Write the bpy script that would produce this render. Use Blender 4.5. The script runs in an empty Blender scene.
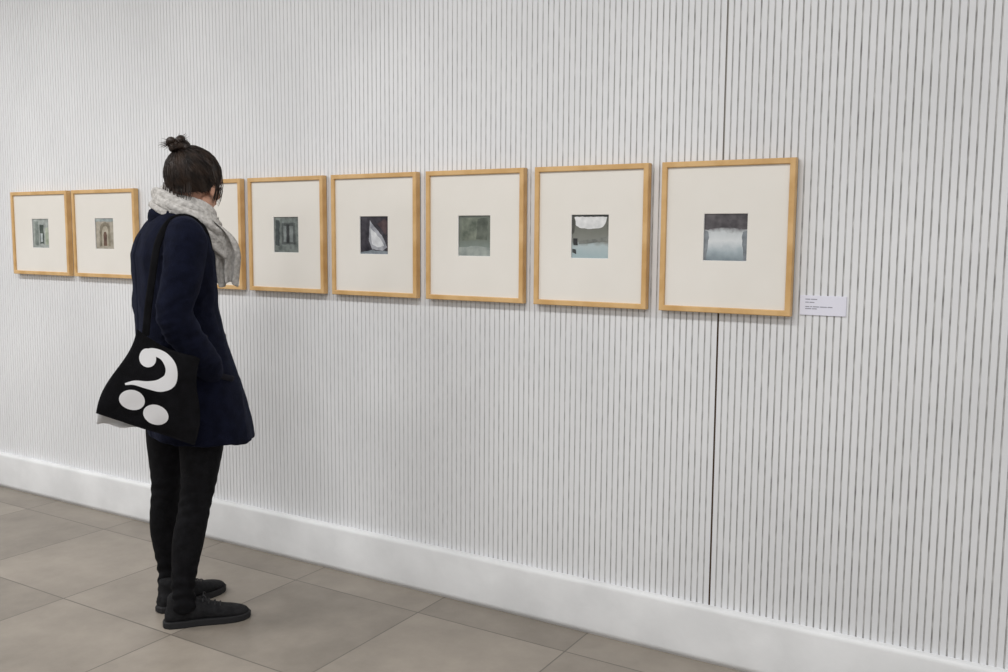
import bpy, bmesh, math, random
from mathutils import Vector, Matrix, noise
random.seed(7)
S=bpy.context.scene
C=bpy.context.collection
try:
    S.view_settings.view_transform='Standard'
    S.view_settings.look='None'
except Exception: pass

# ------------------------------------------------------------ materials
def mat(name,col,rough=.6,spec=.3,**k):
    m=bpy.data.materials.new(name);m.use_nodes=True
    b=m.node_tree.nodes['Principled BSDF']
    b.inputs['Base Color'].default_value=(*col,1);b.inputs['Roughness'].default_value=rough
    b.inputs['Specular IOR Level'].default_value=spec
    for kk,v in k.items(): b.inputs[kk].default_value=v
    return m
def N(m,t,**k):
    n=m.node_tree.nodes.new(t)
    for a,v in k.items(): setattr(n,a,v)
    return n
def L(m,a,b): m.node_tree.links.new(a,b)
def bsdf(m): return m.node_tree.nodes['Principled BSDF']
def noisy(name,c1,c2,scale=8,rough=.7,spec=.2,stretch=(1,1,1),bump=0,bscale=None,detail=4,lo=.35,hi=.65,**k):
    m=mat(name,c1,rough,spec,**k)
    tc=N(m,'ShaderNodeTexCoord');mp=N(m,'ShaderNodeMapping');mp.inputs['Scale'].default_value=stretch
    L(m,tc.outputs['Object'],mp.inputs[0])
    n=N(m,'ShaderNodeTexNoise');n.inputs['Scale'].default_value=scale;n.inputs['Detail'].default_value=detail
    L(m,mp.outputs[0],n.inputs['Vector'])
    r=N(m,'ShaderNodeValToRGB');r.color_ramp.elements[0].position=lo;r.color_ramp.elements[1].position=hi
    r.color_ramp.elements[0].color=(*c1,1);r.color_ramp.elements[1].color=(*c2,1)
    L(m,n.outputs['Fac'],r.inputs[0]);L(m,r.outputs[0],bsdf(m).inputs['Base Color'])
    if bump:
        n2=N(m,'ShaderNodeTexNoise');n2.inputs['Scale'].default_value=bscale or scale;n2.inputs['Detail'].default_value=6
        L(m,mp.outputs[0],n2.inputs['Vector'])
        bp=N(m,'ShaderNodeBump');bp.inputs['Strength'].default_value=bump;bp.inputs['Distance'].default_value=.005
        L(m,n2.outputs['Fac'],bp.inputs['Height']);L(m,bp.outputs[0],bsdf(m).inputs['Normal'])
    return m
def rgb(r,g,b):
    f=lambda c:(c/255/12.92) if c<=10 else ((c/255+.055)/1.055)**2.4
    return (f(r),f(g),f(b))

# ------------------------------------------------------------ mesh helpers
def obj(name,me,parent=None,mats=(),smooth=False):
    for m in mats: me.materials.append(m)
    o=bpy.data.objects.new(name,me);C.objects.link(o)
    if parent: o.parent=parent
    if smooth:
        for p in me.polygons:p.use_smooth=True
    return o
def pyobj(name,v,f,parent=None,mats=(),smooth=False,mi=None):
    me=bpy.data.meshes.new(name);me.from_pydata([tuple(x) for x in v],[],f);me.update()
    o=obj(name,me,parent,mats,smooth)
    if mi:
        for p,i in zip(me.polygons,mi):p.material_index=i
    return o
def empty(name,loc=(0,0,0),rz=0):
    o=bpy.data.objects.new(name,None);o.empty_display_size=.1;C.objects.link(o)
    o.location=loc;o.rotation_euler=(0,0,rz);return o
def bake(o):
    dg=bpy.context.evaluated_depsgraph_get();dg.update()
    me=bpy.data.meshes.new_from_object(o.evaluated_get(dg))
    o.modifiers.clear();o.data=me
    for p in me.polygons:p.use_smooth=True
    return o
def box(name,lo,hi,parent=None,mats=(),bev=0):
    bm=bmesh.new();bmesh.ops.create_cube(bm,size=1)
    for v in bm.verts: v.co=Vector([lo[i]+(v.co[i]+.5)*(hi[i]-lo[i]) for i in range(3)])
    if bev: bmesh.ops.bevel(bm,geom=bm.edges[:],offset=bev,segments=2,affect='EDGES',profile=.5)
    me=bpy.data.meshes.new(name);bm.to_mesh(me);bm.free();return obj(name,me,parent,mats)
def cr(p0,p1,p2,p3,t):
    return .5*((2*p1)+(-p0+p2)*t+(2*p0-5*p1+4*p2-p3)*t*t+(-p0+3*p1-3*p2+p3)*t**3)
def spline(pts,sub):
    P=[Vector(p) for p in pts];out=[]
    for i in range(len(P)-1):
        a=P[i-1] if i else P[0]*2-P[1];d=P[i+2] if i+2<len(P) else P[-1]*2-P[-2]
        for k in range(sub): out.append(cr(a,P[i],P[i+1],d,k/sub))
    out.append(P[-1]);return out
def tube(V,F,pts,rads,n=20,sub=5,ax=(1,0,0),capr=.6):
    """append closed tube; rads scalar or (ra,rb): ra along ax side"""
    R=[(r,r,0) if not isinstance(r,tuple) else (r[0],r[1],0) for r in rads]
    P=spline(pts,sub);RR=spline(R,sub);rings=[];ax=Vector(ax)
    for i,p in enumerate(P):
        t=(P[min(i+1,len(P)-1)]-P[max(i-1,0)]).normalized()
        u=(ax-t*ax.dot(t))
        if u.length<1e-3: u=Vector((0,1,0))
        u.normalize();w=t.cross(u);rings.append((p,u,w,RR[i].x,RR[i].y,t))
    full=[]
    p,u,w,a,b,t=rings[0]
    for k in (.0,.35,.7): full.append((p-t*capr*min(a,b)*math.cos(k*math.pi/2),u,w,max(a*math.sin(k*math.pi/2),1e-4),max(b*math.sin(k*math.pi/2),1e-4)))
    full+= [r[:5] for r in rings]
    p,u,w,a,b,t=rings[-1]
    for k in (.7,.35,.0): full.append((p+t*capr*min(a,b)*math.cos(k*math.pi/2),u,w,max(a*math.sin(k*math.pi/2),1e-4),max(b*math.sin(k*math.pi/2),1e-4)))
    base=len(V)
    for p,u,w,a,b in full:
        for j in range(n):
            th=2*math.pi*j/n;V.append(p+u*a*math.cos(th)+w*b*math.sin(th))
    for i in range(len(full)-1):
        for j in range(n):
            F.append((base+i*n+j,base+i*n+(j+1)%n,base+(i+1)*n+(j+1)%n,base+(i+1)*n+j))
    F.append(tuple(base+j for j in range(n))[::-1]);F.append(tuple(base+(len(full)-1)*n+j for j in range(n)))
def ell(V,F,c,r,rx=0,n=24,m=14,M=None):
    base=len(V);R=Matrix.Rotation(rx,3,'X')
    for i in range(m+1):
        ph=math.pi*i/m
        for j in range(n):
            th=2*math.pi*j/n
            s=max(math.sin(ph),1e-3)
            q=Vector((r[0]*s*math.cos(th),r[1]*s*math.sin(th),r[2]*math.cos(ph)))
            q=Vector(c)+R@q
            V.append(M@q if M else q)
    for i in range(m):
        for j in range(n):
            F.append((base+i*n+j,base+(i+1)*n+j,base+(i+1)*n+(j+1)%n,base+i*n+(j+1)%n))
    F.append(tuple(base+j for j in range(n)));F.append(tuple(base+m*n+j for j in range(n))[::-1])
def remeshed(name,V,F,parent,mats,vox=.008,smooth=6,disp=None):
    o=pyobj(name,V,F,parent,mats)
    bm=bmesh.new();bm.from_mesh(o.data);bmesh.ops.recalc_face_normals(bm,faces=bm.faces[:]);bm.to_mesh(o.data);bm.free()
    r=o.modifiers.new('r','REMESH');r.mode='VOXEL';r.voxel_size=vox
    if smooth:
        s=o.modifiers.new('s','SMOOTH');s.iterations=smooth;s.factor=.5
    bake(o)
    if disp:
        me=o.data;me.update()
        nr=[v.normal.copy() for v in me.vertices]
        for v,nn in zip(me.vertices,nr): v.co=v.co+nn*disp(v.co)
        me.update()
    return o

# ------------------------------------------------------------ camera (solved from the frame row)
K=.96;yaw,pit,rol=.5434,.1052,.0073
Fv=Vector((-math.sin(yaw)*math.cos(pit),math.cos(yaw)*math.cos(pit),-math.sin(pit)))
Rv=Vector((math.cos(yaw),math.sin(yaw),0));Uv=Rv.cross(Fv)
R2=Rv*math.cos(rol)+Uv*math.sin(rol);U2=-Rv*math.sin(rol)+Uv*math.cos(rol)
cd=bpy.data.cameras.new('camera');cam=bpy.data.objects.new('camera',cd);C.objects.link(cam)
cd.sensor_width=36;cd.lens=925.6/1008*36;cd.clip_start=.05
M=Matrix(((R2.x,U2.x,-Fv.x,0),(R2.y,U2.y,-Fv.y,-2.9296*K),(R2.z,U2.z,-Fv.z,1.41*K),(0,0,0,1)))
cam.matrix_world=M;S.camera=cam

# ------------------------------------------------------------ wall
wallw=noisy('painted_rib_white',rgb(225,226,228),rgb(235,236,238),scale=1.6,rough=.6,spec=.2,bump=.15,bscale=90)
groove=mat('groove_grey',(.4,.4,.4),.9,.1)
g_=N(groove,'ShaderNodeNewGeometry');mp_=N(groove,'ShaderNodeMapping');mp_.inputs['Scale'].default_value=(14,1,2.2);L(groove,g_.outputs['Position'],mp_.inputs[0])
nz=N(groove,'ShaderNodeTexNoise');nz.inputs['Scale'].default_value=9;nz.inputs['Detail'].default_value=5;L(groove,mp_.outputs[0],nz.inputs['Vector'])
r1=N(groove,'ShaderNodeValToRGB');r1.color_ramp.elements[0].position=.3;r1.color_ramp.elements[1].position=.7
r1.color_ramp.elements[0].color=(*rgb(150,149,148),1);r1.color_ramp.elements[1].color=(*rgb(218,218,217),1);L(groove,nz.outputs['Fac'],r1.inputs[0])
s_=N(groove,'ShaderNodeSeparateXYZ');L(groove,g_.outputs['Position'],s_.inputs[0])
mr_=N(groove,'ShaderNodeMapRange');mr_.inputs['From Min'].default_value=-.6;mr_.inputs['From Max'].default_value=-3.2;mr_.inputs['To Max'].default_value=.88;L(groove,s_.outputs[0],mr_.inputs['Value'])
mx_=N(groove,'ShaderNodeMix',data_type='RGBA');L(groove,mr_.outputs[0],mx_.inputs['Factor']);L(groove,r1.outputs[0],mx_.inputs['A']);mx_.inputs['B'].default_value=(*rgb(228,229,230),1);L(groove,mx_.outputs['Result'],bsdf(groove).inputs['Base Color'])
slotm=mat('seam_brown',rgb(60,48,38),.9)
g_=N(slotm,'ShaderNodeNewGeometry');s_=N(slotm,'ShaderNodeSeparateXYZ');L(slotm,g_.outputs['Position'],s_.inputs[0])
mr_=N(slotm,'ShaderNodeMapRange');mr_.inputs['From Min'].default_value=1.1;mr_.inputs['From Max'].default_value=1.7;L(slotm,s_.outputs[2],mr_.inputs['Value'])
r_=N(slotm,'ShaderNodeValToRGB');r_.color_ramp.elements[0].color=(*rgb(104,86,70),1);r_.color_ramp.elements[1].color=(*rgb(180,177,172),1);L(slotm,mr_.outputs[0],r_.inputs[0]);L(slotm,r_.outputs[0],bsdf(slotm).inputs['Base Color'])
H=3.1;X0,X1=-10.5,2.6;P=.0205;G=.0048;D=.0023
V=[];F=[];mi=[];seam=-.9565*K
k0=int((X0-seam)/P);k1=int((X1-seam)/P);prof=[]
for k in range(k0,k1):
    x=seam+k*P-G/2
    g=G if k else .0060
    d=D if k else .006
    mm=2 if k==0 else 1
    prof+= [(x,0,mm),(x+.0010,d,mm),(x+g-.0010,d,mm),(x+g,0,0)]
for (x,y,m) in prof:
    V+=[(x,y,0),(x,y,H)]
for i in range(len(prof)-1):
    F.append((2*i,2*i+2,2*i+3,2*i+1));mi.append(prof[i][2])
n=len(V);xa,xb=prof[0][0],prof[-1][0]
V+=[(xa,.12,0),(xb,.12,0),(xb,.12,H),(xa,.12,H)]
F.append((n+1,n,n+3,n+2));mi.append(0)
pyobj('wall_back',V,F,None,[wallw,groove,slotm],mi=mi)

bbm=noisy('baseboard_paint',rgb(228,229,230),rgb(240,241,242),scale=5,rough=.5,spec=.3,bump=.25,bscale=25)
V=[];F=[];hb=.1887*K;nx=400
sec=[(0.0,0),(-.029,0),(-.030,.02),(-.030,hb-.014),(-.0285,hb-.006),(-.024,hb-.001),(-.018,hb),(0.0,hb)]
for i in range(nx+1):
    x=X0+(X1-X0)*i/nx
    for (y,z) in sec:
        e=noise.noise(Vector((x*2.2,z*6,0)))*.0025 if y<-.01 else 0
        V.append((x,y+e,z+(e if z>.1 else 0)))
m_=len(sec)
for i in range(nx):
    for j in range(m_-1): F.append((i*m_+j,i*m_+j+1,(i+1)*m_+j+1,(i+1)*m_+j))
pyobj('baseboard_back',V,F,None,[bbm],smooth=True)

# ------------------------------------------------------------ floor
fm=mat('stone_tile',(.3,.28,.26),.42,.35)
geo=N(fm,'ShaderNodeNewGeometry');sx=N(fm,'ShaderNodeSeparateXYZ');L(fm,geo.outputs['Position'],sx.inputs[0])
def math_(m,op,a,b=None):
    n=N(m,'ShaderNodeMath',operation=op)
    for i,v in enumerate((a,b)):
        if v is None: continue
        if isinstance(v,(int,float)): n.inputs[i].default_value=v
        else: L(m,v,n.inputs[i])
    return n.outputs[0]
T=.6
ux=math_(fm,'DIVIDE',math_(fm,'ADD',sx.outputs[0],1.935+T*40),T);uy=math_(fm,'DIVIDE',math_(fm,'ADD',sx.outputs[1],.80+T*40),T)
def edge(u):
    f=math_(fm,'FRACT',u);return math_(fm,'MINIMUM',f,math_(fm,'SUBTRACT',1.0,f))
e=math_(fm,'MINIMUM',edge(ux),edge(uy))
gm=math_(fm,'LESS_THAN',e,.0042)
cx=N(fm,'ShaderNodeCombineXYZ');L(fm,math_(fm,'FLOOR',ux),cx.inputs[0]);L(fm,math_(fm,'FLOOR',uy),cx.inputs[1])
wn=N(fm,'ShaderNodeTexWhiteNoise');L(fm,cx.outputs[0],wn.inputs['Vector'])
addv=N(fm,'ShaderNodeVectorMath',operation='ADD');L(fm,geo.outputs['Position'],addv.inputs[0])
sc=N(fm,'ShaderNodeVectorMath',operation='SCALE');L(fm,wn.outputs['Color'],sc.inputs[0]);sc.inputs['Scale'].default_value=30;L(fm,sc.outputs[0],addv.inputs[1])
ns=N(fm,'ShaderNodeTexNoise');ns.inputs['Scale'].default_value=3.6;ns.inputs['Detail'].default_value=9;ns.inputs['Roughness'].default_value=.65;L(fm,addv.outputs[0],ns.inputs['Vector'])
val=math_(fm,'ADD',math_(fm,'MULTIPLY',ns.outputs['Fac'],.85),math_(fm,'MULTIPLY',wn.outputs['Value'],.22))
rp=N(fm,'ShaderNodeValToRGB');L(fm,val,rp.inputs[0]);rp.color_ramp.elements[0].position=.28;rp.color_ramp.elements[1].position=.8
rp.color_ramp.elements[0].color=(*rgb(122,115,106),1);rp.color_ramp.elements[1].color=(*rgb(160,151,140),1)
mx=N(fm,'ShaderNodeMix',data_type='RGBA');L(fm,gm,mx.inputs['Factor']);L(fm,rp.outputs[0],mx.inputs['A']);mx.inputs['B'].default_value=(*rgb(106,100,93),1)
L(fm,mx.outputs['Result'],bsdf(fm).inputs['Base Color'])
bp=N(fm,'ShaderNodeBump');bp.inputs['Strength'].default_value=.4;bp.inputs['Distance'].default_value=.002;L(fm,math_(fm,'SUBTRACT',1.0,gm),bp.inputs['Height']);L(fm,bp.outputs[0],bsdf(fm).inputs['Normal'])
box('floor',(X0,-7,-.1),(X1,.12,0),None,[fm])
cm=mat('ceiling_paint',(.75,.75,.75),.9)
box('ceiling',(X0,-7,H),(X1,.12,H+.1),None,[cm])

# ------------------------------------------------------------ framed photographs
wood=noisy('maple_wood',rgb(202,160,102),rgb(220,182,128),scale=14,rough=.45,spec=.4,stretch=(1,1,1))
matb=noisy('mat_board',rgb(231,227,219),rgb(236,232,225),scale=3,rough=.35,spec=.35)
bevelm=mat('mat_bevel',rgb(250,250,248),.7)
def pm(name,c1,c2,scale=14,stretch=(1,1,1)):
    c1=tuple(max(0,c-10) for c in c1);c2=tuple(min(255,c+10) for c in c2)
    return noisy(name,rgb(*c1),rgb(*c2),scale=scale,rough=.3,spec=.4,stretch=stretch,detail=10,lo=.3,hi=.7)
PM={}
def P_(c1,c2,scale=38,stretch=(1,1,1)):
    k=(c1,c2,scale,stretch)
    if k not in PM: PM[k]=pm('print_tone_%d'%len(PM),c1,c2,scale,stretch)
    return PM[k]
def gradz(name,stops):
    m=mat(name,(1,1,1),.3,.4);tc=N(m,'ShaderNodeTexCoord');s=N(m,'ShaderNodeSeparateXYZ');L(m,tc.outputs['Object'],s.inputs[0])
    mr=N(m,'ShaderNodeMapRange');mr.inputs['From Min'].default_value=-.075;mr.inputs['From Max'].default_value=.075;L(m,s.outputs[2],mr.inputs['Value'])
    nn=N(m,'ShaderNodeTexNoise');nn.inputs['Scale'].default_value=40;nn.inputs['Detail'].default_value=6;L(m,tc.outputs['Object'],nn.inputs['Vector'])
    ad=math_(m,'ADD',mr.outputs[0],math_(m,'MULTIPLY',math_(m,'SUBTRACT',nn.outputs['Fac'],.5),.22))
    r=N(m,'ShaderNodeValToRGB');L(m,ad,r.inputs[0]);cr_=r.color_ramp
    while len(cr_.elements)<len(stops): cr_.elements.new(.5)
    for el,(p,c) in zip(cr_.elements,stops): el.position=p;el.color=(*rgb(*c),1)
    L(m,r.outputs[0],bsdf(m).inputs['Base Color']);return m
pw,ph=.135,.143
def rough_poly(pts,amp=.011,k=5):
    out=[]
    for i,p in enumerate(pts):
        q=pts[(i+1)%len(pts)];ln=math.hypot(q[0]-p[0],q[1]-p[1]);kk=max(1,int(ln*14))
        for s in range(kk):
            x=p[0]+(q[0]-p[0])*s/kk;z=p[1]+(q[1]-p[1])*s/kk
            if .02<x<.98: x+=random.uniform(-amp,amp)
            if .02<z<.98: z+=random.uniform(-amp,amp)
            out.append((min(max(x,0),1),min(max(z,0),1)))
    return out
def framed(cx,w,h,layers,pw=pw,ph=ph):
    e=empty('framed_photograph',(cx,0,.0))
    e.location.z=(1.6613+1.175)/2*K
    bw,dp=.0175,.029
    bm=bmesh.new()
    pr=[(0,-.004),(0,-dp+.002),(.002,-dp),(bw-.002,-dp),(bw,-dp+.002),(bw,-.004)]
    rg=[]
    for sx_,sz_ in ((-1,-1),(1,-1),(1,1),(-1,1)):
        rg.append([bm.verts.new((sx_*(w/2-i),y,sz_*(h/2-i))) for i,y in pr])
    for a in range(4):
        for j in range(len(pr)-1):
            bm.faces.new((rg[a][j],rg[a][j+1],rg[(a+1)%4][j+1],rg[(a+1)%4][j]))
    bmesh.ops.recalc_face_normals(bm,faces=bm.faces[:])
    me=bpy.data.meshes.new('wood_frame');bm.to_mesh(me);bm.free();obj('wood_frame',me,e,[wood])
    box('backing_board',(-w/2+.006,-.015,-h/2+.006),(w/2-.006,-.001,h/2-.006),e,[bevelm])
    W,Hh=w/2-bw+.002,h/2-bw+.002;a,b=pw/2,ph/2;y=-.021;yb=-.0185
    v=[(-W,y,-Hh),(W,y,-Hh),(W,y,Hh),(-W,y,Hh),(-a-.001,y,-b-.001),(a+.001,y,-b-.001),(a+.001,y,b+.001),(-a-.001,y,b+.001),(-a,yb,-b),(a,yb,-b),(a,yb,b),(-a,yb,b)]
    f=[(0,1,5,4),(1,2,6,5),(2,3,7,6),(3,0,4,7),(4,5,9,8),(5,6,10,9),(6,7,11,10),(7,4,8,11)]
    pyobj('mat_board',v,f,e,[matb,bevelm],mi=[0]*4+[1]*4)
    v=[];f=[];mats=[];mi=[]
    for li,(mt,pts) in enumerate(layers):
        yy=-.0165-.00022*li;n0=len(v)
        if li: pts=rough_poly(pts)
        for (px,pz) in pts: v.append(((px-.5)*pw*1.0,yy,(pz-.5)*ph))
        f.append(tuple(range(n0,len(v))))
        if mt not in mats: mats.append(mt)
        mi.append(mats.index(mt))
    pyobj('photo_print',v,f,e,mats,mi=mi)
    return e
sq=[(0,0),(1,0),(1,1),(0,1)]
def arc(cx,cz,rx,rz,a0,a1,n=14): return [(cx+rx*math.cos(math.radians(a0+(a1-a0)*i/n)),cz+rz*math.sin(math.radians(a0+(a1-a0)*i/n))) for i in range(n+1)]
x8,sp,fw,fh=-.9359*K+.001,.4768*K,.4323*K,(1.6613-1.175)*K
L8=[(gradz('mist_gradient',[(0,(118,130,136)),(.2,(166,178,184)),(.42,(216,220,222)),(.6,(200,205,207)),(.7,(96,91,95)),(1,(76,73,76))]),sq),
    (P_((112,117,122),(144,150,155)),[(0,0),(.06,0),(.11,.5),(.1,.62),(0,.64)]),
    (P_((112,117,122),(134,141,147)),[(1,0),(.94,0),(.88,.5),(.9,.62),(1,.64)]),
    (P_((74,71,74),(94,90,93)),[(0,.66),(.1,.66),(.16,.70),(.84,.70),(.9,.66),(1,.68),(1,1),(0,1)])]
L7=[(gradz('ruin_gradient',[(0,(160,180,184)),(.28,(178,191,193)),(.4,(134,136,130)),(.65,(118,120,112)),(1,(104,104,98))]),sq),
    (P_((216,218,218),(228,228,228)),[(.06,.96),(.09,.84)]+arc(.5,.80,.40,.13,190,350)+[(.93,.84),(.96,.96)]),
    (P_((60,62,58),(92,92,86)),[(0,.55),(.06,.6),(.09,.84),(.05,1),(0,1)]),
    (P_((90,92,86),(118,118,110)),[(1,.5),(.94,.6),(.94,.86),(.97,1),(1,1)]),
    (P_((54,56,56),(72,74,72)),[(0,.96),(1,.96),(1,1),(0,1)]),
    (P_((34,36,38),(52,54,54)),[(.04,.30),(.16,.29),(.16,.46),(.04,.46)]),
    (P_((108,112,108),(140,142,136)),[(.2,.40),(1,.50),(1,.40),(.2,.32)]),
    (P_((50,54,54),(70,74,74)),[(.02,.12),(.12,.10),(.12,.2),(.02,.22)])]
L6=[(gradz('grove_gradient',[(0,(138,148,142)),(.2,(128,138,132)),(.5,(108,114,104)),(.85,(118,124,114)),(1,(98,104,98))]),sq),
    (P_((92,100,90),(128,134,120),30),[(.1,.38),(.9,.4),(.92,.95),(.08,.95)]),
    (P_((78,84,76),(100,106,96),30),[(.55,.42),(.9,.4),(.92,.95),(.6,.93)]),
    (P_((144,152,148),(162,168,162),30),[(0,.0),(1,.0),(1,.2),(.6,.26),(0,.2)])]
L5=[(P_((44,42,50),(66,63,70)),sq),
    (P_((140,142,150),(176,178,184)),[(.34,.9),(.5,.72),(.78,.5),(.96,.18),(.8,.1),(.42,.12),(.3,.35)]),
    (P_((204,206,210),(220,222,224)),[(.36,.7),(.55,.55),(.76,.36),(.86,.22),(.6,.18),(.42,.25)]),
    (P_((72,58,62),(88,72,74)),[(.62,.8),(.92,.5),(.98,.8),(.9,.95)]),
    (P_((110,120,128),(140,148,154)),[(0,0),(1,0),(1,.08),(.4,.1),(0,.05)])]
L4=[(P_((94,101,98),(126,134,130)),sq),
    (P_((48,53,54),(68,75,75)),[(.04,.2),(.2,.18),(.22,.9),(.06,.93)]),
    (P_((66,71,70),(92,98,96)),[(.3,.22),(.86,.24),(.86,.84),(.3,.84)]),
    (P_((120,127,126),(142,149,147)),[(.38,.3),(.5,.3),(.5,.76),(.38,.76)]),
    (P_((112,119,118),(134,141,139)),[(.62,.3),(.76,.3),(.76,.76),(.62,.76)]),
    (P_((42,44,45),(56,59,59)),[(.5,.26),(.62,.26),(.62,.8),(.5,.8)])]
L3=[(P_((120,118,112),(160,156,150)),sq),(P_((60,58,56),(84,80,78)),[(.3,.1),(.7,.1),(.7,.7),(.3,.7)]),(P_((190,192,190),(210,210,208)),[(.4,.15),(.6,.15),(.6,.6),(.4,.6)])]
L2=[(P_((150,144,130),(180,172,158)),sq),
    (P_((118,110,94),(142,134,116)),[(.22,.08),(.8,.08),(.8,.62)]+arc(.51,.62,.29,.26,0,180)+[(.22,.62)]),
    (P_((164,156,138),(184,176,160)),[(.34,.08),(.68,.08),(.68,.55)]+arc(.51,.55,.17,.2,0,180)+[(.34,.55)]),
    (P_((88,64,54),(108,82,68)),[(.42,.1),(.6,.1),(.6,.45)]+arc(.51,.45,.09,.12,0,180)+[(.42,.45)]),
    (P_((140,150,150),(166,174,172)),[(0,.9),(1,.9),(1,1),(0,1)])]
L1=[(P_((140,146,142),(172,178,174)),sq),
    (P_((110,118,114),(140,148,142)),[(.1,.1),(.35,.08),(.35,.9),(.1,.92)]),
    (P_((56,66,60),(80,90,82)),[(.42,.14),(.66,.14),(.66,.8),(.42,.8)]),
    (P_((170,180,180),(194,200,200)),[(.46,.2),(.6,.2),(.6,.5),(.46,.5)]),
    (P_((150,160,140),(180,186,170)),[(.75,.1),(.95,.1),(.95,.7),(.75,.7)])]
for i,Ly in enumerate((L8,L7,L6,L5,L4,L3)): framed(x8-i*sp-.002*(i>0),fw,fh,Ly)
framed(-4.0573*K-.006,fh,fw,L2);framed(-4.5835*K-.006,fh,fw,L1)

lab=mat('label_card',rgb(232,232,244),.6);ink=mat('label_ink',rgb(150,150,162),.7)
le=empty('wall_label',(-.603,0,1.163))
box('card',(-.066,-.004,-.029),(.066,0,.029),le,[lab],.0005)
v=[];f=[]
def line(x0,x1,z,hh):
    n=len(v);v.extend([(x0,-.0045,z-hh),(x1,-.0045,z-hh),(x1,-.0045,z+hh),(x0,-.0045,z+hh)]);f.append((n,n+1,n+2,n+3))
for (z,words) in ((.018,[(.0,.014),(.016,.034)]),(.009,[(0,.010),(.012,.026)]),(-.004,[(0,.012),(.014,.02),(.022,.040),(.042,.062),(.064,.078)]),(-.010,[(0,.018),(.02,.034)])):
    for a,b in words: line(-.050+a,-.050+b,z,.0012)
pyobj('printed_text',v,f,le,[ink])

# ------------------------------------------------------------ the woman
PX,PY=-2.604,-.616;PH=math.radians(24)
W=empty('woman',(PX,PY,0),-PH)
navy=noisy('navy_wool',rgb(12,14,26),rgb(18,21,36),scale=30,rough=.95,spec=.06,bump=.5,bscale=260)
bsdf(navy).inputs['Sheen Weight'].default_value=.08;bsdf(navy).inputs['Sheen Tint'].default_value=(.3,.34,.55,1)
jean=noisy('black_denim',rgb(14,14,16),rgb(22,22,25),scale=40,rough=.85,spec=.12,bump=.4,bscale=220)
skin=noisy('skin',rgb(190,142,120),rgb(204,158,135),scale=20,rough=.5,spec=.35)
lip=mat('lips',rgb(168,98,90),.45)
hair=noisy('dark_brown_hair',rgb(22,15,12),rgb(52,38,29),scale=30,rough=.5,spec=.35)
knit=noisy('grey_knit',rgb(170,167,163),rgb(206,203,199),scale=70,rough=.95,spec=.1,bump=1.0,bscale=120)

V=[];F=[]
tube(V,F,[(.080,-.03,.90),(.086,-.005,.78),(.086,-.005,.62),(.088,-.025,.46),(.090,-.060,.30),(.092,-.080,.15),(.093,-.080,.065)],[(.090,.095),(.086,.090),(.070,.074),(.053,.056),(.049,.053),(.037,.039),(.037,.040)],sub=6)
tube(V,F,[(-.080,-.04,.90),(-.090,-.055,.78),(-.096,-.070,.62),(-.105,-.075,.46),(-.115,-.085,.30),(-.12,-.075,.15),(-.12,-.075,.065)],[(.090,.095),(.086,.090),(.068,.072),(.052,.054),(.048,.051),(.036,.038),(.037,.040)],sub=6)
tube(V,F,[(0,-.03,.86),(0,-.03,.95),(0,-.045,1.08),(0,-.06,1.22),(0,-.06,1.34),(0,-.05,1.40)],[(.14,.10),(.145,.105),(.12,.09),(.135,.095),(.135,.08),(.07,.055)])
def jd(p):
    z=p.z;a=math.exp(-((z-.44)/.08)**2)*.5+math.exp(-((z-.12)/.08)**2)
    return a*(.0028*math.sin(z*150+4*math.sin(p.x*30)+p.y*35)+.003*noise.noise(p*22))+.0015*noise.noise(p*14)
body=remeshed('trousers_and_body',V,F,W,[jean],.0065,5,jd)

V=[];F=[]
rings=[(.645,.022,.200,.172),(.70,.016,.196,.170),(.80,.0,.188,.162),(.90,-.022,.178,.152),(1.0,-.038,.168,.140),(1.10,-.05,.162,.130),(1.20,-.054,.170,.128),(1.29,-.060,.180,.126),(1.35,-.060,.174,.110),(1.395,-.056,.138,.086),(1.43,-.045,.085,.066),(1.45,-.035,.066,.055)]
inner=[(.645,.022,.188,.160),(.70,.016,.183,.156),(.82,-.01,.162,.136)]
nn_=56;seq=inner[::-1]+rings
for (z,cy,rx,ry) in seq:
    for j in range(nn_):
        t=2*math.pi*j/nn_;c,s=math.cos(t),math.sin(t);ee=.86
        fl=1.0
        if z<.95: fl=1+.030*(.95-z)/.35*math.sin(5*t+.6)+.018*(.95-z)/.35*math.sin(9*t)
        V.append(Vector((rx*fl*math.copysign(abs(c)**ee,c),cy+ry*fl*math.copysign(abs(s)**ee,s),z-(.012*s if z<.68 else 0))))
for i in range(len(seq)-1):
    for j in range(nn_): F.append((i*nn_+j,i*nn_+(j+1)%nn_,(i+1)*nn_+(j+1)%nn_,(i+1)*nn_+j))
F.append(tuple(range(nn_))[::-1]);F.append(tuple((len(seq)-1)*nn_+j for j in range(nn_)))
RA=[(.125,-.055,1.368),(.175,-.062,1.332),(.208,-.090,1.22),(.222,-.120,1.10),(.216,-.070,1.01),(.192,-.015,.935),(.158,.010,.895)]
rr=[.055,.062,.057,.052,.050,.046,.040]
tube(V,F,RA,rr,n=24,sub=6)
LA=[(-x*.96,y+.03*(1.37-z)/.3 if z>1.05 else y+.03,z) for x,y,z in RA]
tube(V,F,LA,rr,n=24,sub=6)
def cd_(p):
    e=0
    d=(p-Vector((.235,-.08,1.06))).length
    if abs(p.x)>.13 and .93<p.z<1.34:
        w_=math.exp(-(d/.13)**2)+.35
        e+=.0055*w_*(1-abs(2*noise.noise(Vector((p.x*6,p.y*9+p.z*12,p.z*26-p.y*16))))**.7)
    e+=.006*(1-2*abs(noise.noise(Vector((p.x*9,p.y*9,p.z*2.4+1)))))*(1.0 if p.z<1.0 else .6)
    e+=.0055*noise.noise(Vector((p.x*7,p.y*7,p.z*3.2)))
    e+=.002*noise.noise(p*24)
    if p.y<-.08 and abs(p.x)<.006 and p.z<1.36: e-=.003
    return e
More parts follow.
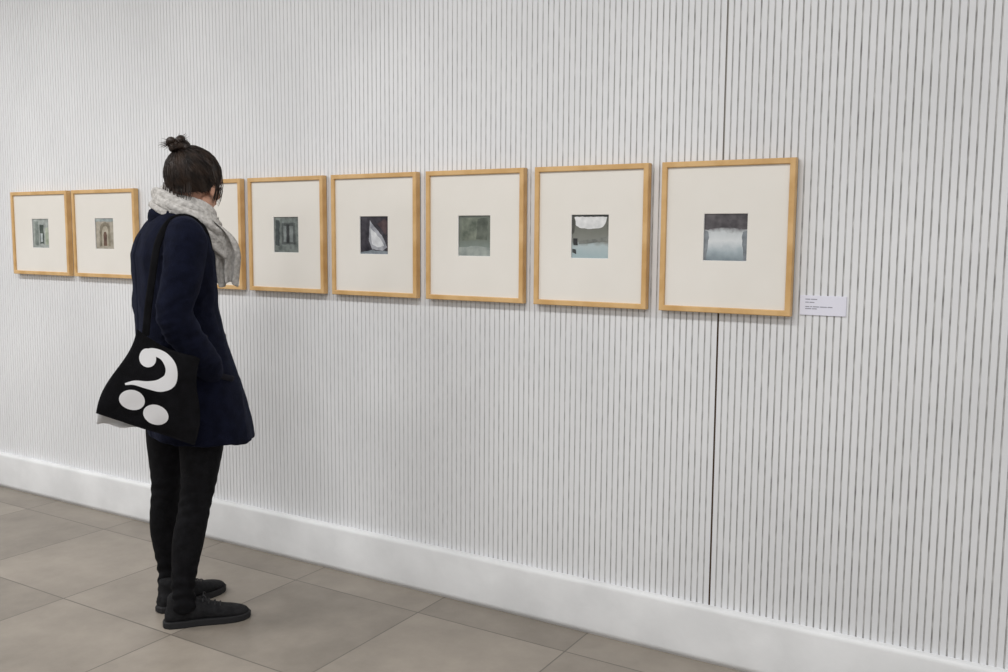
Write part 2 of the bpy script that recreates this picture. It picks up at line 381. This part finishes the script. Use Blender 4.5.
coat=remeshed('navy_coat',V,F,W,[navy],.006,4,cd_)
dk=mat('coat_trim',rgb(9,10,22),.8)
V=[];F=[]
tube(V,F,[(.168,.085,.868),(.186,.035,.885),(.200,-.015,.905)],[(.004,.010)]*3,n=10,ax=(1,0,0))
pyobj('pocket_welt',V,F,W,[dk],True)
V=[];F=[]
for z,yy in ((1.12,.079),(1.0,.104),(.88,.136),(.77,.170)): ell(V,F,(.03,yy,z),(.013,.005,.013),0,12,6)
pyobj('buttons',V,F,W,[dk],True)
V=[];F=[]
tube(V,F,[(.07,-.085,1.41),(.0,-.125,1.415),(-.07,-.085,1.41)],[(.012,.03)]*3,n=12,ax=(0,1,0))
pyobj('collar',V,F,W,[navy],True)

V=[];F=[]
def ringtube(cen,rx,ry,tilt,ra,rb,n=90,m=26,ph=0,fold=5,amp=.16,zf=None):
    base=len(V)
    for i in range(n):
        t=2*math.pi*i/n
        c=Vector((cen[0]+rx*math.cos(t),cen[1]+ry*math.sin(t),cen[2]-tilt*math.sin(t)+.008*math.sin(3*t+ph)))
        out=Vector((math.cos(t),math.sin(t),0));up=Vector((0,0,1))
        for j in range(m):
            a=2*math.pi*j/m
            k=1+amp*math.sin(fold*a+2*math.sin(t*2+ph)+t)+.05*noise.noise(Vector((math.cos(t)*3,math.sin(t)*3,a)))
            V.append(c+out*ra*k*math.cos(a)+up*rb*k*math.sin(a))
    for i in range(n):
        for j in range(m):
            F.append((base+i*m+j,base+i*m+(j+1)%m,base+((i+1)%n)*m+(j+1)%m,base+((i+1)%n)*m+j))
ringtube((0,-.008,1.437),.076,.082,.038,.031,.038,ph=.3,amp=.2)
ringtube((.0,.006,1.402),.090,.100,.062,.031,.038,ph=1.7,amp=.2)
ringtube((.0,.022,1.368),.082,.095,.085,.029,.035,ph=2.9,amp=.2)
scarf=pyobj('scarf_wrap',V,F,W,[knit],True)
V=[];F=[]
def drape(path,widths,th=.010,n=24,m=40):
    P=spline(path,10);WW=spline([(w,0,0) for w in widths],10);base=len(V)
    for side in (1,-1):
        for i,p in enumerate(P):
            for j in range(n+1):
                u=j/n-.5
                x=WW[i].x*u
                fold=.012*math.sin(u*22+.6*math.sin(i*.2))
                q=p+Vector((.55*x,x*.83,0))+Vector((.83,-.55,0))*(fold+side*th*.5*(1-(2*u)**6))
                q.z+=.01*math.sin(u*9)
                V.append(q)
    R_=len(P);s=R_*(n+1)
    for k in (0,1):
        for i in range(R_-1):
            for j in range(n):
                a=base+k*s+i*(n+1)+j;q=(a,a+1,a+n+2,a+n+1);F.append(q if k==0 else q[::-1])
    for i in range(R_-1):
        for j in (0,n):
            a=base+i*(n+1)+j;F.append((a,a+n+1,a+n+1+s,a+s))
    for i in (0,R_-1):
        for j in range(n):
            a=base+i*(n+1)+j;F.append((a,a+1,a+1+s,a+s))
drape([(.07,.03,1.42),(.085,.07,1.36),(.07,.092,1.30),(.055,.10,1.24),(.05,.108,1.185)],[.06,.11,.12,.105,.080])
drape([(-.04,.06,1.40),(-.04,.10,1.33),(-.03,.115,1.26),(-.02,.12,1.20)],[.06,.10,.11,.09])
pyobj('scarf_drape',V,F,W,[knit],True)

# head
HY=math.radians(36);HM=Matrix.Translation((0,.026,1.530))@Matrix.Rotation(HY,4,'Z')@Matrix.Rotation(math.radians(-14),4,'X')
def hv(p): return HM@Vector(p)
V=[];F=[]
E=lambda c,r,rx=0:ell(V,F,c,r,rx,M=HM)
E((0,-.012,.030),(.074,.092,.084))
E((0,.030,-.022),(.060,.060,.078))
E((0,.040,-.072),(.040,.045,.030))
E((0,.076,-.094),(.017,.013,.013))
E((0,.075,.032),(.052,.014,.014))
for s in(-1,1):
    E((s*.036,.062,-.020),(.022,.020,.018))
    E((s*.073,-.002,-.012),(.008,.017,.030),.2)
    E((s*.011,.100,-.038),(.008,.009,.007))
    E((s*.050,.01,-.058),(.014,.035,.025),.4)
E((0,.088,-.005),(.0085,.012,.032),-.35);E((0,.104,-.032),(.0105,.0115,.0095))
E((0,.086,-.060),(.022,.011,.006));E((0,.085,-.069),(.019,.011,.007))
nk=[tuple(hv((0,-.02,-.02))),(0,-.005,1.46),(0,-.03,1.40),(0,-.045,1.36)]
tube(V,F,nk,[.050,.050,.052,.06],n=24)
head=remeshed('head',V,F,W,[skin,lip],.0028,4)
HI=HM.inverted()
for p in head.data.polygons:
    q=HI@p.center
    if q.y>.086 and -.077<q.z<-.054 and abs(q.x)<.021: p.material_index=1
ew=mat('eye_white',(.8,.8,.8),.2);ei=mat('iris',rgb(58,38,26),.2)
for s in(-1,1):
    V=[];F=[];E((s*.030,.074,.006),(.013,.013,.009));pyobj('eyeball',V,F,W,[ew],True)
    V=[];F=[];E((s*.030,.0835,.005),(.0055,.0045,.0055));pyobj('iris',V,F,W,[ei],True)
    V=[];F=[]
    tube(V,F,[hv((s*.014,.089,.030)),hv((s*.032,.088,.035)),hv((s*.050,.074,.030))],[.002,.003,.0015],n=8,ax=(0,0,1));pyobj('eyebrow',V,F,W,[hair],True)
    V=[];F=[]
    tube(V,F,[hv((s*.016,.086,.011)),hv((s*.030,.089,.0165)),hv((s*.044,.080,.011))],[.0015,.0025,.0015],n=8,ax=(0,0,1));pyobj('eyelid',V,F,W,[skin],True)
hc=Vector((0,-.018,.026));hr=Vector((.085,.104,.098))
B=Vector((-.022,-.092,.110))
def hairline(y): return (-.034+y*1.25) if y>0 else (-.034+y*.30)
V=[];F=[];m=80;n=120
Bd=(B-hc).normalized()
for i in range(m+1):
    ph=math.pi*i/m
    for j in range(n):
        t=2*math.pi*j/n;sn=max(math.sin(ph),1e-3)
        d=Vector((sn*math.cos(t),sn*math.sin(t),math.cos(ph)))
        q=hc+Vector((d.x*hr.x,d.y*hr.y,d.z*hr.z))
        k=q.z-hairline(q.y)+.006*noise.noise(q*60)
        f=1 if k>.014 else (0 if k<-.008 else (k+.008)/.022)
        u=d-Bd*d.dot(Bd);az=math.atan2(u.x,u.dot(Vector((0,Bd.z,-Bd.y))))
        rip=.0030*noise.noise(Vector((az*9,d.dot(Bd)*1.2,3)))+.0016*noise.noise(Vector((az*24,d.dot(Bd)*2,9)))+.003*noise.noise(d*3.1)
        s=.80+.20*(f*f*(3-2*f))
        q=hc+(q-hc)*s+d*rip*f
        V.append(hv(q))
for i in range(m):
    for j in range(n): F.append((i*n+j,(i+1)*n+j,(i+1)*n+(j+1)%n,i*n+(j+1)%n))
pyobj('hair',V,F,W,[hair],True)
V=[];F=[]
ux_=Vector((1,0,0));ax_=(B-hc).normalized();vy_=ax_.cross(ux_).normalized()
pts=[];rad=[]
for i in range(40):
    a=i*.45;rr_=.023-.00022*i+.005*math.sin(i*1.3);hh=-.012+.0008*i+.004*math.sin(i*.7)
    pts.append(hv(B+ux_*rr_*math.cos(a)+vy_*rr_*math.sin(a)+ax_*hh));rad.append(.011+.0035*math.sin(i*.9))
tube(V,F,pts,rad,n=12,sub=3,ax=(.1,.2,1))
ell(V,F,B-ax_*.004,(.028,.028,.022),M=HM)
pyobj('hair_bun',V,F,W,[hair],True)
cu=bpy.data.curves.new('hair_strands','CURVE');cu.dimensions='3D';cu.bevel_depth=.0009;cu.bevel_resolution=1
def strand(pl):
    sp_=cu.splines.new('POLY');sp_.points.add(len(pl)-1)
    for k,p in enumerate(pl): sp_.points[k].co=(*hv(p),1);sp_.points[k].radius=1 if 0<k<len(pl)-1 else .3
def onhair(d,e=.0): return hc+Vector((d.x*(hr.x+e),d.y*(hr.y+e),d.z*(hr.z+e)))
for i in range(420):
    az=random.uniform(0,2*math.pi)
    pl=[];wv=random.uniform(-.25,.25);w2=random.uniform(0,6)
    end=random.uniform(1.0,2.6);off=random.uniform(-.001,.0045)
    for k in range(18):
        th=.22+(end-.22)*k/17
        a2=az+wv*math.sin(k*.25)+.03*math.sin(k*.8+w2)
        u=ux_*math.sin(a2)+vy_*math.cos(a2)
        d=(ax_*math.cos(th)+(u)*math.sin(th)).normalized();q=onhair(d,off+.0015*math.sin(k*.6+w2))
        if q.z<hairline(q.y)-.002: break
        pl.append(q)
    if len(pl)>3: strand(pl)
for i in range(110):
    a=random.uniform(0,6.28);o=ux_*math.cos(a)+vy_*math.sin(a)
    p0=B+o*.02+ax_*.008;l=random.uniform(.012,.036);dr=(o*.8+ax_*random.uniform(.1,1.1)+Vector((random.uniform(-.6,.6),random.uniform(-.6,.6),0))).normalized()
    strand([p0,p0+dr*l*.5,p0+dr*l+Vector((0,0,-.008))+o*.006])
for i in range(60):
    s=random.choice((-1,1));z0=random.uniform(-.02,.02);y0=random.uniform(-.01,.03)
    strand([(s*.082,y0,z0+.035),(s*.083,y0+.012,z0),(s*.077,y0+.016,z0-.03),(s*.068,y0+.02,z0-.05)])
    x=random.uniform(-.06,.06);strand([(x,-.098,-.02),(x*1.05,-.094,-.05),(x*1.1+random.uniform(-.01,.01),-.085,-.08)])
ho=bpy.data.objects.new('hair_strands',cu);C.objects.link(ho);ho.parent=W;cu.materials.append(hair)
dg=bpy.context.evaluated_depsgraph_get();dg.update()
me=bpy.data.meshes.new_from_object(ho.evaluated_get(dg));bpy.data.objects.remove(ho);obj('hair_strands',me,W,(),True)

def hand(name,wrist,rot,s):
    V=[];F=[];Mx=Matrix.Translation(wrist)@rot
    def T_(pts,r): tube(V,F,[Mx@Vector((p[0]*s,p[1],p[2])) for p in pts],r,n=10,sub=3,ax=tuple((Mx.to_3x3()@Vector((1,0,0)))))
    T_([(0,0,.03),(0,0,0),(0,.003,-.045),(0,.004,-.085)],[(.024,.018),(.026,.017),(.037,.015),(.038,.012)])
    for fx,ln in ((-.028,.070),(-.009,.080),(.010,.074),(.028,.058)):
        T_([(fx,.004,-.075),(fx*1.05,.006,-.085-ln*.35),(fx*1.08,.018,-.085-ln*.68),(fx*1.08,.034,-.085-ln*.9)],[.0088,.0082,.0076,.0062])
    T_([(-.022,.004,-.02),(-.042,.012,-.05),(-.050,.020,-.078),(-.050,.028,-.096)],[.012,.011,.0095,.007])
    remeshed(name,V,F,W,[skin],.0025,3)
hand('hand_right',(.148,.0,.90),Matrix.Rotation(math.radians(-12),4,'Y')@Matrix.Rotation(math.radians(15),4,'X')@Matrix.Rotation(math.radians(90),4,'Z'),1)
hand('hand_left',(-.142,.02,.90),Matrix.Rotation(math.radians(12),4,'Y')@Matrix.Rotation(math.radians(15),4,'X')@Matrix.Rotation(math.radians(-90),4,'Z'),1)

sole=mat('rubber_sole',rgb(34,34,36),.7);shoe=noisy('black_canvas',rgb(22,22,24),rgb(34,34,36),scale=60,rough=.85,bump=.4,bscale=250);lace=mat('laces',rgb(44,44,46),.8)
def make_shoe(cx,cy,rz,tag):
    Mx=Matrix.Translation((cx,cy,0))@Matrix.Rotation(rz,4,'Z')
    secs=[(-.138,.012,.045),(-.134,.024,.060),(-.12,.031,.072),(-.09,.034,.082),(-.05,.034,.090),(-.015,.035,.086),(.02,.039,.072),(.06,.044,.058),(.095,.045,.050),(.12,.040,.043),(.138,.028,.036),(.146,.012,.028)]
    V=[];F=[];n=18
    for (y,w,h) in secs:
        for j in range(n):
            a=2*math.pi*j/n;c,s=math.cos(a),math.sin(a)
            V.append(Mx@Vector((w*math.copysign(abs(c)**.8,c)*(1 if s<0.2 else 1-.25*s),y,.014+(h-.014)*.5*(1+math.copysign(abs(s)**.75,s)))))
    for i in range(len(secs)-1):
        for j in range(n): F.append((i*n+j,i*n+(j+1)%n,(i+1)*n+(j+1)%n,(i+1)*n+j))
    F.append(tuple(range(n)));F.append(tuple((len(secs)-1)*n+j for j in range(n))[::-1])
    tube(V,F,[Mx@Vector((0,-.085,.05)),Mx@Vector((0,-.082,.085)),Mx@Vector((0,-.08,.098))],[(.034,.048),(.036,.048),(.038,.050)],n=24)
    remeshed('shoe_upper_'+tag,V,F,W,[shoe],.004,4)
    V=[];F=[];out=[]
    pr=[(-.145,0),(-.142,.018),(-.125,.032),(-.09,.037),(-.03,.037),(.02,.042),(.06,.048),(.10,.048),(.13,.038),(.148,.020),(.153,0)]
    loop=[(w,y) for y,w in pr]+[(-w,y) for y,w in pr[-2:0:-1]]
    n=len(loop)
    for z,k in ((0,.97),(.004,1),(.020,1),(.024,.97)):
        for (x,y) in loop: V.append(Mx@Vector((x*k,y*k,z)))
    for i in range(3):
        for j in range(n): F.append((i*n+j,i*n+(j+1)%n,(i+1)*n+(j+1)%n,(i+1)*n+j))
    F.append(tuple(range(n))[::-1]);F.append(tuple(3*n+j for j in range(n)))
    pyobj('shoe_sole_'+tag,V,F,W,[sole])
    V=[];F=[]
    for k,(y,z) in enumerate(((-.012,.088),(.008,.080),(.028,.072),(.046,.065))):
        tube(V,F,[Mx@Vector((-.020,y,z-.008)),Mx@Vector((0,y+.004,z+.002)),Mx@Vector((.020,y,z-.008))],[.0025]*3,n=8,ax=(0,0,1))
    for s in(-1,1): tube(V,F,[Mx@Vector((0,-.01,.09)),Mx@Vector((s*.018,-.005,.102)),Mx@Vector((s*.032,.004,.086))],[.002]*3,n=8,ax=(0,0,1))
    pyobj('shoe_laces_'+tag,V,F,W,[lace],True)
make_shoe(.095,-.006,math.radians(-14),'right')
make_shoe(-.125,.005,math.radians(22),'left')

# ------------------------------------------------------------ tote bag
BG=empty('tote_bag',(PX,PY,0),-PH)
blk=noisy('black_cotton',rgb(13,13,15),rgb(20,20,23),scale=30,rough=.9,spec=.1,bump=.4,bscale=300)
wht=mat('white_print',rgb(226,226,228),.7)
TL,TR,BL,BR=Vector((.225,-.240,1.06)),Vector((.258,-.045,.965)),Vector((.20,-.362,.80)),Vector((.250,-.075,.672))
nb=Vector((.97,-.24,.02)).normalized()
def bag(u,v,side=1,off=0):
    p=(TL*(1-u)+TR*u)*v+(BL*(1-u)+BR*u)*(1-v)
    sag=Vector((0,0,-.02*math.sin(math.pi*u)))*(v**2)
    bul=.022*(math.sin(math.pi*u)**.6 if 0<u<1 else 0)*(math.sin(math.pi*min(max(v,0),1)*.93)**.7 if 0<v<1 else 0)
    wr=.008*noise.noise(Vector((u*3.2,v*3.2,side*4)))+.005*math.sin(u*7+v*11)*(1-v)
    edge_=Vector((0,.012*math.sin(v*6),0))*(2*u-1)
    return p+sag+edge_+nb*(side*(bul+.002)+wr*(1 if 0<u<1 else .5)+off*side)
V=[];F=[];n=40
for side in(1,-1):
    for i in range(n+1):
        for j in range(n+1): V.append(bag(j/n,i/n,side))
s=(n+1)**2
for k in(0,1):
    for i in range(n):
        for j in range(n):
            a=k*s+i*(n+1)+j;q=(a,a+1,a+n+2,a+n+1);F.append(q if k==0 else q[::-1])
for i in range(n):
    for a,b in ((i*(n+1),(i+1)*(n+1)),(i*(n+1)+n,(i+1)*(n+1)+n),(i,i+1)):
        F.append((a,b,b+s,a+s))
pyobj('bag_body',V,F,BG,[blk],True)
V=[];F=[]
def disc(cu_,cv,ru,rv,n=30,rn=5,r0=0):
    base=len(V)
    for i in range(rn+1):
        r=r0+(1-r0)*i/rn
        for j in range(n): 
            a=2*math.pi*j/n;V.append(bag(cu_+ru*r*math.cos(a),cv+rv*r*math.sin(a),1,.0012))
    for i in range(rn):
        for j in range(n): F.append((base+i*n+j,base+i*n+(j+1)%n,base+(i+1)*n+(j+1)%n,base+(i+1)*n+j))
def stroke(pts,ws,sub=8,asp=.85):
    P=spline([(a,b,0) for a,b in pts],sub);WW=spline([(w,0,0) for w in ws],sub);base=len(V);k=4
    for i,p in enumerate(P):
        t=(P[min(i+1,len(P)-1)]-P[max(i-1,0)]).normalized();nn=Vector((-t.y,t.x,0))
        for j in range(k+1):
            q=p+nn*WW[i].x*(j/k-.5);V.append(bag(q.x,q.y,1,.0012))
    for i in range(len(P)-1):
        for j in range(k):
            a=base+i*(k+1)+j;F.append((a,a+1,a+k+2,a+k+1))
disc(.25,.78,.115,.105)
stroke([(.17,.76),(.27,.865),(.44,.89),(.59,.80),(.62,.66),(.52,.55),(.38,.50),(.24,.47),(.16,.42)],[.08,.09,.11,.16,.18,.15,.09,.05,.02])
disc(.29,.28,.125,.115);disc(.55,.20,.125,.115)
pyobj('printed_glyph',V,F,BG,[wht],True)
V=[];F=[]
tube(V,F,[(.230,-.212,1.04),(.222,-.200,1.12),(.205,-.180,1.22),(.172,-.150,1.33),(.135,-.10,1.400),(.128,-.045,1.415),(.120,.01,1.38),(.110,.035,1.30),(.105,.035,1.18),(.12,.02,1.08),(.19,-.02,1.0),(.252,-.07,.960)],[(.003,.012)]*12,n=10,sub=8,ax=(1,0,0))
pyobj('bag_strap',V,F,BG,[blk],True)
pap=noisy('paper_white',rgb(196,196,198),rgb(222,222,222),scale=6,rough=.7)
V=[];F=[]
for i in range(13):
    for j in range(9):
        u,v=i/12,j/8
        V.append(Vector((.165+.01*math.sin(u*9+v*3),-.352+.20*u,.81-.055*u-.052*v*(1-.25*u)+.004*math.sin(u*14))))
for i in range(12):
    for j in range(8): a=i*9+j;F.append((a,a+1,a+10,a+9))
o=pyobj('paper_bundle',V,F,BG,[pap],True);sd=o.modifiers.new('s','SOLIDIFY');sd.thickness=.006;bake(o)

# ------------------------------------------------------------ lights
fx=mat('lamp_housing',(.8,.8,.8),.5)
for i,xx in enumerate((-7.2,-4.4,-1.6,1.2)):
    e=empty('ceiling_lamp',(xx,-1.9,H))
    box('housing',(-.75,-.12,-.06),(.75,.12,0),e,[fx],.005)
    l=bpy.data.lights.new('lamp','AREA');l.shape='RECTANGLE';l.size=1.5;l.size_y=.24;l.energy=(46,43,37,26)[i];l.color=(1,.995,.99)
    lo=bpy.data.objects.new('lamp',l);C.objects.link(lo);lo.parent=e;lo.location=(0,0,-.065)
for i,xx in enumerate((-6,-2,1.6)):
    e=empty('ceiling_lamp',(xx,-4.6,H))
    box('housing',(-.75,-.3,-.06),(.75,.3,0),e,[fx],.005)
    l=bpy.data.lights.new('lamp','AREA');l.shape='RECTANGLE';l.size=1.5;l.size_y=.6;l.energy=(56,50,36)[i];l.color=(1,.995,.99)
    lo=bpy.data.objects.new('lamp',l);C.objects.link(lo);lo.parent=e;lo.location=(0,0,-.065)
w=bpy.data.worlds.new('world');S.world=w;w.use_nodes=True
w.node_tree.nodes['Background'].inputs[0].default_value=(.97,.985,1,1);w.node_tree.nodes['Background'].inputs[1].default_value=.47
